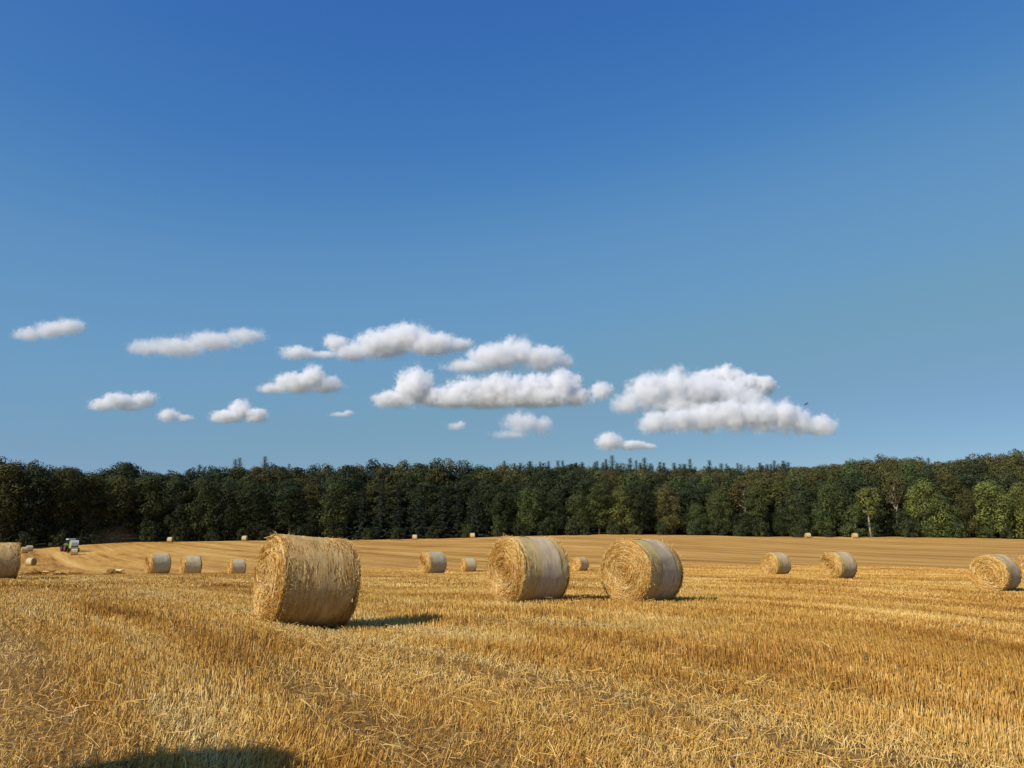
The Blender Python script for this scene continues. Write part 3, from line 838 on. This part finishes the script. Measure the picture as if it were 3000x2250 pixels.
SKY = [(-150, 1340), (0, 1342), (80, 1347), (130, 1362), (200, 1358), (235, 1378), (300, 1368), (360, 1350), (410, 1374), (550, 1370), (650, 1364), (750, 1355), (900, 1364), (1000, 1357), (1100, 1352), (1200, 1349), (1350, 1351), (1450, 1357), (1550, 1358), (1650, 1354), (1800, 1364), (1950, 1366), (2100, 1366), (2300, 1364), (2400, 1358), (2500, 1344), (2650, 1334), (2760, 1350), (2850, 1337), (3000, 1322), (3200, 1315)]
def skyy(px): return float(np.interp(px, [s[0] for s in SKY], [s[1] for s in SKY]))
def fill(px0, px1, step, dd, offs, w, kinds, tints, row):
    px = px0
    while px < px1:
        base = skyy(px)
        T_(px + rt.uniform(-8, 8), base + rt.uniform(*offs), ed(px) + dd + rt.uniform(-4, 4), w * rt.uniform(.85, 1.2), rt.choice(kinds), rt.choice(tints), row)
        px += step * rt.uniform(0.85, 1.15)
fill(-160, 3200, 58, 19, (34, 70), 118, ['tall', 'round'], 'dgod', 'second')
fill(-160, 3200, 52, 36, (14, 34), 115, ['tall', 'round'], 'odgo', 'third')
fill(-160, 700, 50, 56, (2, 10), 118, ['tall', 'round'], 'odd', 'skyline')
fill(700, 1700, 44, 62, (1, 9), 112, ['tall', 'round'], 'odr', 'skyline')
fill(1700, 3200, 46, 62, (8, 20), 108, ['tall', 'round'], 'orro', 'skyline')
fill(1700, 3200, 42, 95, (1, 6), 100, ['tall', 'round'], 'oroo', 'rear')
T_(360, 1348, 235, 90, 'tall', 'd', 'skyline')
for px, top in [(575, 1358), (612, 1366), (680, 1342), (693, 1338), (767, 1334), (840, 1356), (1345, 1345), (1525, 1352), (1552, 1348), (1636, 1346), (1690, 1352), (1752, 1347), (1770, 1352), (1779, 1342), (1797, 1331), (1850, 1339), (1868, 1345), (1880, 1352), (1893, 1338), (1911, 1354), (1938, 1350), (1950, 1352), (1980, 1352), (1998, 1356), (2010, 1356), (2027, 1341), (2085, 1345), (2120, 1354), (2140, 1362), (2178, 1357), (2234, 1352), (2256, 1356), (2277, 1346), (2304, 1346), (2318, 1350), (2735, 1338)]:
    T_(px, top + 4, 296 + rt.uniform(-8, 8), rt.uniform(105, 128), 'spruce', 's', 'tip')
for k_ in range(26):
    T_(1480 + k_ * 33 + rt.uniform(-10, 10), skyy(1480 + k_ * 33) - rt.uniform(-2, 8), 292 + rt.uniform(-10, 10), rt.uniform(80, 110), 'spruce', 'd', 'tip')
# undergrowth along the edge
px = -60
while px < 3120:
    T_(px, None, ed(px) + 2.2 + rt.uniform(-1, 1), rt.uniform(40, 75), 'bush', rt.choice('dgd'), 'bush'); px += rt.uniform(60, 110)

ROWP = {'front': 'at the forest front', 'second': 'behind the front row', 'third': 'deep in the wood', 'skyline': 'on the skyline', 'rear': 'on the rear skyline', 'tip': 'tipping the skyline', 'bush': 'at the forest foot'}
NAMES = {'round': ('broadleaf_tree', 'bushy broadleaf tree'), 'tall': ('broadleaf_tree', 'tall broadleaf tree'), 'slender': ('slender_tree', 'slender pale trunked tree'), 'limbs': ('broadleaf_tree', 'pale limbed tree'), 'spruce': ('spruce_tree', 'pointed spruce'), 'bush': ('bush', 'bush')}
ORD = ['first', 'second', 'third', 'fourth', 'fifth', 'sixth', 'seventh', 'eighth', 'ninth', 'tenth', 'eleventh', 'twelfth']
cells = {}
TREES.sort(key=lambda t: t[0])
for t in TREES:
    mk = min(MARKS, key=lambda q: abs(q[0] - t[0]))[1]
    cells.setdefault((t[6], t[4], t[5], mk), []).append(t)
for (row, kind, tint, mk), ts in cells.items():
    for i, (px, top, d, w, kind, tint, row) in enumerate(ts):
        lib = LIB['tip' if row == 'tip' else kind]
        trunk, crown, H = lib[(int(px * 7.3) + i) % len(lib)]
        b = at(px, 1500, d)
        z = gz1(b.x, b.y) - 0.25
        name, word = NAMES[kind]
        if top is None:
            s = w / F * d / 5.2; sz = s * rt.uniform(0.8, 1.3)
        else:
            zt = at(px, top, d).z
            sz = (zt - z) / (H * (0.985 if kind == 'spruce' else 0.99))
            wm = {'round': 12.2, 'tall': 10.8, 'slender': 7.5, 'limbs': 9, 'spruce': 7.2}[kind]
            s = w / F * d / wm * (0.93 if row == 'front' and kind != 'spruce' else 1)
        e = empty(name, (b.x, b.y, z), rt.uniform(0, 6.28))
        e.scale = (s, s, sz)
        tr = link('trunk', trunk, None, e); cr = link('crown', crown, None, e)
        c = TINT[tint]; v = rt.uniform(0.85, 1.18)
        v *= 1.08 + 0.47 * min(max((px - 1350) / 700, 0), 1)  # crown colour brightened towards the right, standing in for sunlit foliage
        cr.color = (c[0] * v, c[1] * v, c[2] * v, 1)
        o_ = ORD[i] + ' ' if len(ts) > 1 else ''
        lab = f"{o_}{LOOK[tint]} {word} {ROWP[row]} above the {mk}"
        tag(e, lab, 'bush' if kind == 'bush' else 'tree', {'bush': 'bushes along the forest edge', 'tip': 'spruces on the forest skyline'}.get(row, 'trees of the forest behind the field'))

# ------------------------------------------------------------------ tractor and baler
M_LIME = plain('lime_paint', (0.27, 0.37, 0.05), 0.35, spec=0.5)
M_WHITE = plain('white_paint', (0.62, 0.64, 0.62), 0.35, spec=0.5)
M_GREY = plain('grey_metal', (0.20, 0.21, 0.22), 0.45, 0.4)
M_BLACK = plain('dark_metal', (0.018, 0.018, 0.02), 0.5)
M_RUB = plain('tyre_rubber', (0.022, 0.02, 0.02), 0.85, spec=0.2)
M_RED = plain('red_rim', (0.24, 0.025, 0.04), 0.4)
M_GLASS = plain('cab_glass', (0.02, 0.03, 0.035), 0.08, spec=0.8)
def wheel(parent, c, r, w, rim_mat):
    m = MB(); m.lathe_y(c, [(r * .60, -w * .42), (r * .86, -w * .5), (r * .97, -w * .40), (r, -w * .25), (r, w * .25), (r * .97, w * .40), (r * .86, w * .5), (r * .60, w * .42)], 26)
    for k in range(18):
        a = 2 * math.pi * k / 18
        m.box((c[0] + math.cos(a) * r * 1.0, c[1] + (w * .2 if k % 2 else -w * .2), c[2] + math.sin(a) * r * 1.0), (0.07, w * .5, 0.05), (0, -a, 0))
    wh = m.build('wheel', M_RUB, parent)
    m = MB(); m.lathe_y(c, [(r * .2, -w * .50), (r * .58, -w * .38), (r * .6, -w * .2), (r * .6, w * .2), (r * .58, w * .38), (r * .2, w * .50)], 20)
    m.build('rim', rim_mat, wh)
TZ = lambda x, y: gz1(x, y)
hd = R(129)                                            # driving up and to the left, tail towards us and right
pB = at(213, 1630, 165)
baler = empty('round_baler', (pB.x, pB.y, TZ(pB.x, pB.y)), hd)
m = MB(); m.prism([(-0.75, 0.95), (-1.15, 1.35), (-1.2, 2.25), (-1.0, 2.66), (-0.65, 2.74), (-0.65, 0.95)], -0.76, 0.76); m.build('tailgate', M_WHITE, baler)
m = MB(); m.prism([(-0.6, 0.72), (-0.6, 2.72), (0.55, 2.70), (1.20, 1.9), (1.25, 0.9), (0.9, 0.55)], -0.79, 0.79); m.build('body', M_LIME, baler)
m = MB(); m.box((-1.22, 0, 1.32), (0.16, 1.5, 0.16), None, 1, 0.02); m.build('rear_bar', M_BLACK, baler)
m = MB(); m.box((-0.7, 0, 0.80), (0.5, 1.5, 0.30), None, 1, 0.02); m.build('bale_chute', M_BLACK, baler)
for s_ in (-1, 1):
    m = MB(); m.box((-1.27, s_ * 0.6, 1.50), (0.08, 0.2, 0.13), None, 1, .01); m.build('tail_light', M_RED, baler)
m = MB(); m.box((0.9, 0, 0.45), (0.9, 1.6, 0.30), None, .9, .03); m.build('pick_up', M_BLACK, baler)
m = MB(); m.tube([(1.2, 0, 0.7), (2.6, 0, 0.55)], [0.10, 0.07], 8); m.build('drawbar', M_GREY, baler)
for s in (-1, 1): wheel(baler, (-0.05, s * 1.0, 0.5), 0.5, 0.36, M_BLACK)
tag(baler, 'round straw baler with white tailgate and lime green body, hitched behind the tractor', 'baler')
baler.scale = (0.9, 0.9, 0.9)
off = Vector((3.9, 0, 0)); off.rotate(Euler((0, 0, hd)))
tp = Vector((pB.x + off.x, pB.y + off.y, 0)); tp.z = TZ(tp.x, tp.y)
tr = empty('tractor', tp, hd + R(9)); tr.scale = (0.9, 0.9, 0.9)
m = MB(); m.prism([(0.55, 0.95), (0.55, 1.78), (0.9, 1.85), (2.3, 1.66), (2.55, 1.45), (2.55, 0.95)], -0.45, 0.45); m.build('hood', M_LIME, tr)
m = MB(); m.box((0.95, 0, 0.78), (3.2, 0.55, 0.42), None, 1, .04); m.build('chassis', M_BLACK, tr)
m = MB(); m.prism([(-0.95, 1.35), (-1.0, 1.9), (-0.85, 2.72), (0.42, 2.72), (0.62, 1.85), (0.55, 1.2), (-0.3, 1.1)], -0.78, 0.78); m.build('cab', M_GLASS, tr)
m = MB()
for x0, x1 in ((-1.0, -0.87), (0.60, 0.45)):
    for s in (-1, 1): m.tube([(x0, s * .8, 1.5), (x1, s * .8, 2.72)], 0.05, 6)
m.build('cab_frame', M_BLACK, tr)
m = MB(); m.box((-0.2, 0, 2.82), (1.65, 1.7, 0.20), None, .88, .05); m.build('cab_roof', M_WHITE, tr)
for s in (-1, 1):
    m = MB(); m.prism([(-1.35, 1.15), (-1.2, 1.62), (-0.75, 1.86), (-0.2, 1.78), (0.15, 1.45), (0.05, 1.40), (-0.3, 1.66), (-0.75, 1.74), (-1.1, 1.55), (-1.25, 1.15)], s * 0.82, s * 1.35); m.build('fender', M_LIME, tr)
    wheel(tr, (-0.55, s * 1.08, 0.88), 0.88, 0.58, M_RED)
    wheel(tr, (2.0, s * 0.98, 0.66), 0.66, 0.46, M_RED)
    m = MB(); m.tube([(0.55, s * .85, 2.2), (0.75, s * 1.25, 2.2)], 0.025, 5).box((0.76, s * 1.3, 2.1), (0.06, 0.2, 0.36), None, 1, .01); m.build('mirror', M_BLACK, tr)
m = MB(); m.tube([(0.72, 0.5, 1.75), (0.72, 0.5, 2.85)], [0.07, 0.06], 8); m.build('exhaust', M_GREY, tr)
tag(tr, 'lime green tractor with red rims and white cab roof on the left slope', 'tractor')

# thin dust raised by the baler, drifting before the dark trees
p = at(340, 1574, 182)
bm_ = bmesh.new(); bmesh.ops.create_icosphere(bm_, subdivisions=4, radius=1.0)
for v_ in bm_.verts:
    k_ = 1 + 0.5 * (float(fbm(v_.co.x * 1.7 + 9, v_.co.z * 1.7 + v_.co.y * 1.3 + 9, 8, 3)) - .5)
    v_.co = Vector((v_.co.x * 8.5 * k_, v_.co.y * 4 * k_, v_.co.z * 3.2 * k_))
me_ = bpy.data.meshes.new('dust'); bm_.to_mesh(me_); bm_.free()
md_, nt_, out_ = new_mat('dust')
vol_ = nd(nt_, 'ShaderNodeVolumePrincipled', Density=0.012); vol_.inputs['Color'].default_value = (0.75, 0.62, 0.45, 1)
tc_ = nd(nt_, 'ShaderNodeTexCoord'); mu_ = nd(nt_, 'ShaderNodeVectorMath', operation='MULTIPLY'); mu_.inputs[1].default_value = (1 / 8.5, 1 / 4, 1 / 3.2)
nt_.links.new(tc_.outputs['Object'], mu_.inputs[0]); ln_ = nd(nt_, 'ShaderNodeVectorMath', operation='LENGTH'); nt_.links.new(mu_.outputs[0], ln_.inputs[0])
fr_ = nd(nt_, 'ShaderNodeMapRange', interpolation_type='SMOOTHSTEP'); nt_.links.new(ln_.outputs['Value'], fr_.inputs['Value'])
fr_.inputs['From Min'].default_value = 0.95; fr_.inputs['From Max'].default_value = 0.0; fr_.inputs['To Max'].default_value = 0.010
nt_.links.new(fr_.outputs[0], vol_.inputs['Density'])
nt_.links.new(vol_.outputs[0], out_.inputs['Volume'])
du = link('dust', me_, md_); du.location = p
tag(du, 'faint brown dust hanging before the dark trees right of the tractor', 'dust', kind='stuff')

# ------------------------------------------------------------------ bird
def bird(px, py, d):
    p = at(px, py, d)
    q = MB()
    q.tube([(-0.22, 0, 0.01), (-0.15, 0, 0), (-0.02, 0, -0.01), (0.10, 0, 0.0), (0.16, 0, 0.02), (0.20, 0, 0.025), (0.245, 0, 0.015)], [0.012, 0.03, 0.052, 0.045, 0.03, 0.026, 0.004], 8)
    root = q.build('bird', plain('bird_plumage', (0.03, 0.035, 0.045), 0.7), None, True)
    for s in (-1, 1):
        w = MB()
        pr = [((0.08, 0), (-0.06, 0)), ((0.11, .14), (-0.07, .14)), ((0.07, .28), (-0.07, .28)), ((0.0, .40), (-0.05, .40)), ((-0.05, .47), (-0.065, .47))]
        zs = [0.02, 0.06, 0.07, 0.045, 0.02]
        top = [[w.bm.verts.new((x, s * (y + .035), z + h)) for (x, y) in row] for row, z in zip(pr, zs) for h in (0.006,)]
        bot = [[w.bm.verts.new((x, s * (y + .035), z - .006)) for (x, y) in row] for row, z in zip(pr, zs)]
        for a, b2 in zip(top, top[1:]): w.bm.faces.new((a[0], a[1], b2[1], b2[0]))
        for a, b2 in zip(bot, bot[1:]): w.bm.faces.new((a[0], b2[0], b2[1], a[1]))
        for i in range(len(top) - 1):
            for k in (0, 1): w.bm.faces.new((top[i][k], top[i + 1][k], bot[i + 1][k], bot[i][k]))
        w.build('wing', root.data.materials[0], root)
    t = MB(); t.box((-0.27, 0, 0.01), (0.14, 0.09, 0.012), None, 1); t.build('tail', root.data.materials[0], root)
    root.location = p; root.rotation_euler = (R(18), R(-6), R(200))
    tag(root, 'small dark bird flying above the right end of the largest cloud', 'bird')
bird(2362, 1184, 110)

# ------------------------------------------------------------------ clouds
def cloud_mat(ells, rmin, density, zbase):
    """vapour: density from the union of the cloud's bodies, broken up into billows"""
    m, nt, out = new_mat('cloud_vapour')
    L = nt.links.new
    def mth(op, a, b=None, c=None, clamp=False):
        k = nd(nt, 'ShaderNodeMath', operation=op); k.use_clamp = clamp
        for i, v in enumerate((a, b, c)):
            if v is None: continue
            if isinstance(v, (int, float)): k.inputs[i].default_value = v
            else: L(v, k.inputs[i])
        return k.outputs[0]
    tc = nd(nt, 'ShaderNodeTexCoord')
    P = tc.outputs['Object']
    f = None
    for (c, r) in ells:
        s1 = nd(nt, 'ShaderNodeVectorMath', operation='SUBTRACT'); L(P, s1.inputs[0]); s1.inputs[1].default_value = c
        s2 = nd(nt, 'ShaderNodeVectorMath', operation='MULTIPLY'); L(s1.outputs[0], s2.inputs[0]); s2.inputs[1].default_value = tuple(1 / q for q in r)
        s3 = nd(nt, 'ShaderNodeVectorMath', operation='LENGTH'); L(s2.outputs[0], s3.inputs[0])
        v = mth('SUBTRACT', 1.0, s3.outputs['Value'])
        f = v if f is None else mth('SMOOTH_MAX', f, v, 0.18)
    v1 = nd(nt, 'ShaderNodeTexVoronoi', feature='F1', Scale=1 / (rmin * 0.36)); L(P, v1.inputs['Vector'])
    n1 = nd(nt, 'ShaderNodeTexNoise', Scale=1 / (rmin * 0.95), Detail=4, Roughness=0.5); L(P, n1.inputs['Vector'])
    f = mth('ADD', f, mth('MULTIPLY', mth('SUBTRACT', 0.42, v1.outputs[0]), 0.36))
    f = mth('ADD', f, mth('MULTIPLY', mth('SUBTRACT', n1.outputs[0], 0.5), 1.0))
    sx = nd(nt, 'ShaderNodeSeparateXYZ'); L(P, sx.inputs[0])
    soft = nd(nt, 'ShaderNodeMapRange'); L(sx.outputs['Z'], soft.inputs['Value'])         # crisp billows on top, soft below
    soft.inputs['From Min'].default_value = zbase + rmin * 0.6; soft.inputs['From Max'].default_value = zbase + rmin * 2.0
    soft.inputs['To Min'].default_value = 1.3; soft.inputs['To Max'].default_value = 0.80
    mr = nd(nt, 'ShaderNodeMapRange', interpolation_type='SMOOTHSTEP'); L(f, mr.inputs['Value'])
    mr.inputs['From Min'].default_value = 0.02; L(soft.outputs[0], mr.inputs['From Max'])
    fl = nd(nt, 'ShaderNodeMapRange', interpolation_type='SMOOTHSTEP'); L(mth('ADD', sx.outputs['Z'], mth('MULTIPLY', n1.outputs[0], rmin * .4)), fl.inputs['Value'])
    fl.inputs['From Min'].default_value = zbase + rmin * 0.42; fl.inputs['From Max'].default_value = zbase + rmin * 1.0
    dn = mth('MULTIPLY', mth('MULTIPLY', mr.outputs[0], fl.outputs[0]), density)
    v = nd(nt, 'ShaderNodeVolumePrincipled', Anisotropy=-0.05)
    v.inputs['Color'].default_value = (0.992, 0.987, 0.990, 1)
    L(dn, v.inputs['Density'])
    L(v.outputs[0], out.inputs['Volume'])
    return m
def cloud(ell, d, label, dens=1.0, seed=0):
    """ell: ellipses (px, py, rx, ry) that the cloud's outline is made of, each a body with real depth"""
    q = np.random.RandomState(seed)
    k = d / F
    bm = bmesh.new()
    c0 = at(np.mean([e[0] for e in ell]), np.mean([e[1] for e in ell]), d)
    ells = []
    for (px, py, rx, ry) in ell:
        dep = min(max(rx * 0.75, ry), 2.0 * ry)
        c = at(px, py, d + q.uniform(-.25, .25) * dep * k) - c0
        r = (rx * k * 1.28, dep * k * 1.2, ry * k * 1.34)
        ells.append((tuple(c), r))
        bmesh.ops.create_icosphere(bm, subdivisions=3, radius=1.0, matrix=Matrix.Translation(c) @ Matrix.Diagonal((r[0] * 1.2, r[1] * 1.2, r[2] * 1.22, 1)))
    me = bpy.data.meshes.new('cloud'); bm.to_mesh(me); bm.free()
    o = link('cloud', me)
    sm = float(np.median([e[3] for e in ell])) * k
    big = max(e[2] for e in ell) * k
    md = o.modifiers.new('join', 'REMESH'); md.mode = 'VOXEL'; md.voxel_size = max(sm * 0.16, big * 0.03); md.use_smooth_shade = True
    dg = bpy.context.evaluated_depsgraph_get()
    me2 = bpy.data.meshes.new_from_object(o.evaluated_get(dg)); me2.name = 'cloud'
    o.modifiers.clear(); o.data = me2
    bpy.data.meshes.remove(me)
    zb = min(c[2] - r[2] for c, r in ells)
    me2.materials.clear()
    mat = cloud_mat(ells, sm, 10.0 * dens / (2 * sm), zb)
    me2.materials.append(mat)
    co = np.empty(len(me2.vertices) * 3, np.float32); me2.vertices.foreach_get('co', co); co = co.reshape(-1, 3)
    diag = float(np.linalg.norm(co.max(0) - co.min(0)))
    mat.cycles.volume_step_rate = max(0.01, (sm * 0.34) / (diag / 10))
    o.location = c0
    tag(o, label, 'cloud', 'cumulus clouds low over the forest')
G = 1.0
cloud([(85, 982, 48, 22), (150, 968, 52, 26), (205, 958, 45, 26)], 2900, 'small lone cloud farthest left, highest at its right end', .38, 1)
cloud([(430, 1020, 60, 24), (520, 1020, 90, 30), (620, 1000, 80, 28), (715, 985, 60, 24)], 3100, 'long thin greyish cloud slanting up to the right in the upper left group', .26, 2)
cloud([(870, 1035, 55, 20), (940, 1040, 70, 12), (985, 1005, 38, 26), (1030, 1035, 60, 26), (1120, 1010, 80, 42), (1190, 990, 75, 40), (1270, 1010, 70, 34), (1340, 1010, 45, 20)], 3900, 'wide hump backed cloud at top centre, fading to a thin left tail', .6, 3)
cloud([(1380, 1075, 80, 24), (1450, 1050, 85, 40), (1515, 1030, 65, 42), (1590, 1055, 70, 42), (1650, 1062, 36, 26)], 4400, 'domed cloud resting above the long flat based one in the centre', .75, 4)
cloud([(800, 1140, 46, 17), (870, 1125, 66, 32), (918, 1105, 40, 34), (955, 1130, 52, 26)], 3500, 'medium peaked cloud left of the long flat based cloud', .8, 5)
cloud([(1150, 1172, 62, 24), (1330, 1172, 90, 28), (1420, 1170, 90, 30), (1515, 1168, 90, 30), (1600, 1168, 80, 30), (1218, 1135, 56, 54), (1285, 1165, 60, 30), (1370, 1150, 60, 44), (1470, 1145, 75, 46), (1560, 1145, 75, 46), (1645, 1130, 55, 46), (1690, 1165, 50, 28), (1760, 1145, 34, 26)], 3500, 'longest flat based cloud stretching across the centre, tall knob at its left', .85, 6)
cloud([(1835, 1185, 46, 34), (1905, 1150, 66, 56), (1985, 1135, 62, 54), (2050, 1150, 60, 58), (2120, 1165, 70, 50), (2190, 1180, 66, 42), (2000, 1195, 120, 30)], 3850, 'big billowing cloud at right, upper left bank of the largest cloud group', 1.0, 7)
cloud([(2075, 1118, 46, 34), (2130, 1108, 52, 36), (2185, 1128, 44, 34), (2235, 1132, 40, 28), (2130, 1150, 90, 34)], 4250, 'brightest white cloud top rising behind the right billowing bank', 1.5, 8)
cloud([(1925, 1240, 56, 32), (1995, 1232, 60, 36), (2075, 1226, 66, 42), (2150, 1218, 64, 48), (2225, 1222, 62, 48), (2295, 1224, 56, 48), (2345, 1240, 46, 40), (2405, 1250, 46, 36)], 3200, 'wide lower bank at right ending in a round knob below the bird', .95, 9)
cloud([(300, 1188, 40, 20), (345, 1175, 46, 24), (420, 1172, 40, 24), (380, 1192, 50, 14)], 3700, 'small low cloud with a dark base, left of the tiny round cloud', .6, 10)
cloud([(495, 1218, 32, 20), (540, 1226, 28, 10)], 3900, 'tiny round cloud at left between two larger low clouds', .45, 11)
cloud([(665, 1222, 48, 20), (705, 1202, 34, 30), (750, 1220, 36, 22)], 4000, 'small peaked low cloud below the medium peaked cloud', .85, 12)
cloud([(1500, 1275, 66, 16), (1530, 1240, 55, 34), (1590, 1250, 30, 32)], 2900, 'ragged low cloud below the long flat based cloud', .35, 13)
cloud([(1785, 1295, 38, 26), (1850, 1305, 44, 14), (1895, 1308, 26, 10)], 4500, 'lowest small cloud just above the skyline spruces', .5, 14)
cloud([(1000, 1215, 36, 8), (1020, 1210, 16, 10)], 2900, 'faint tiny wisp of cloud below the left end of the long cloud', .2, 15)
cloud([(1338, 1250, 28, 12), (1350, 1243, 14, 12)], 2900, 'faint wisp of cloud left of the ragged low cloud', .2, 16)
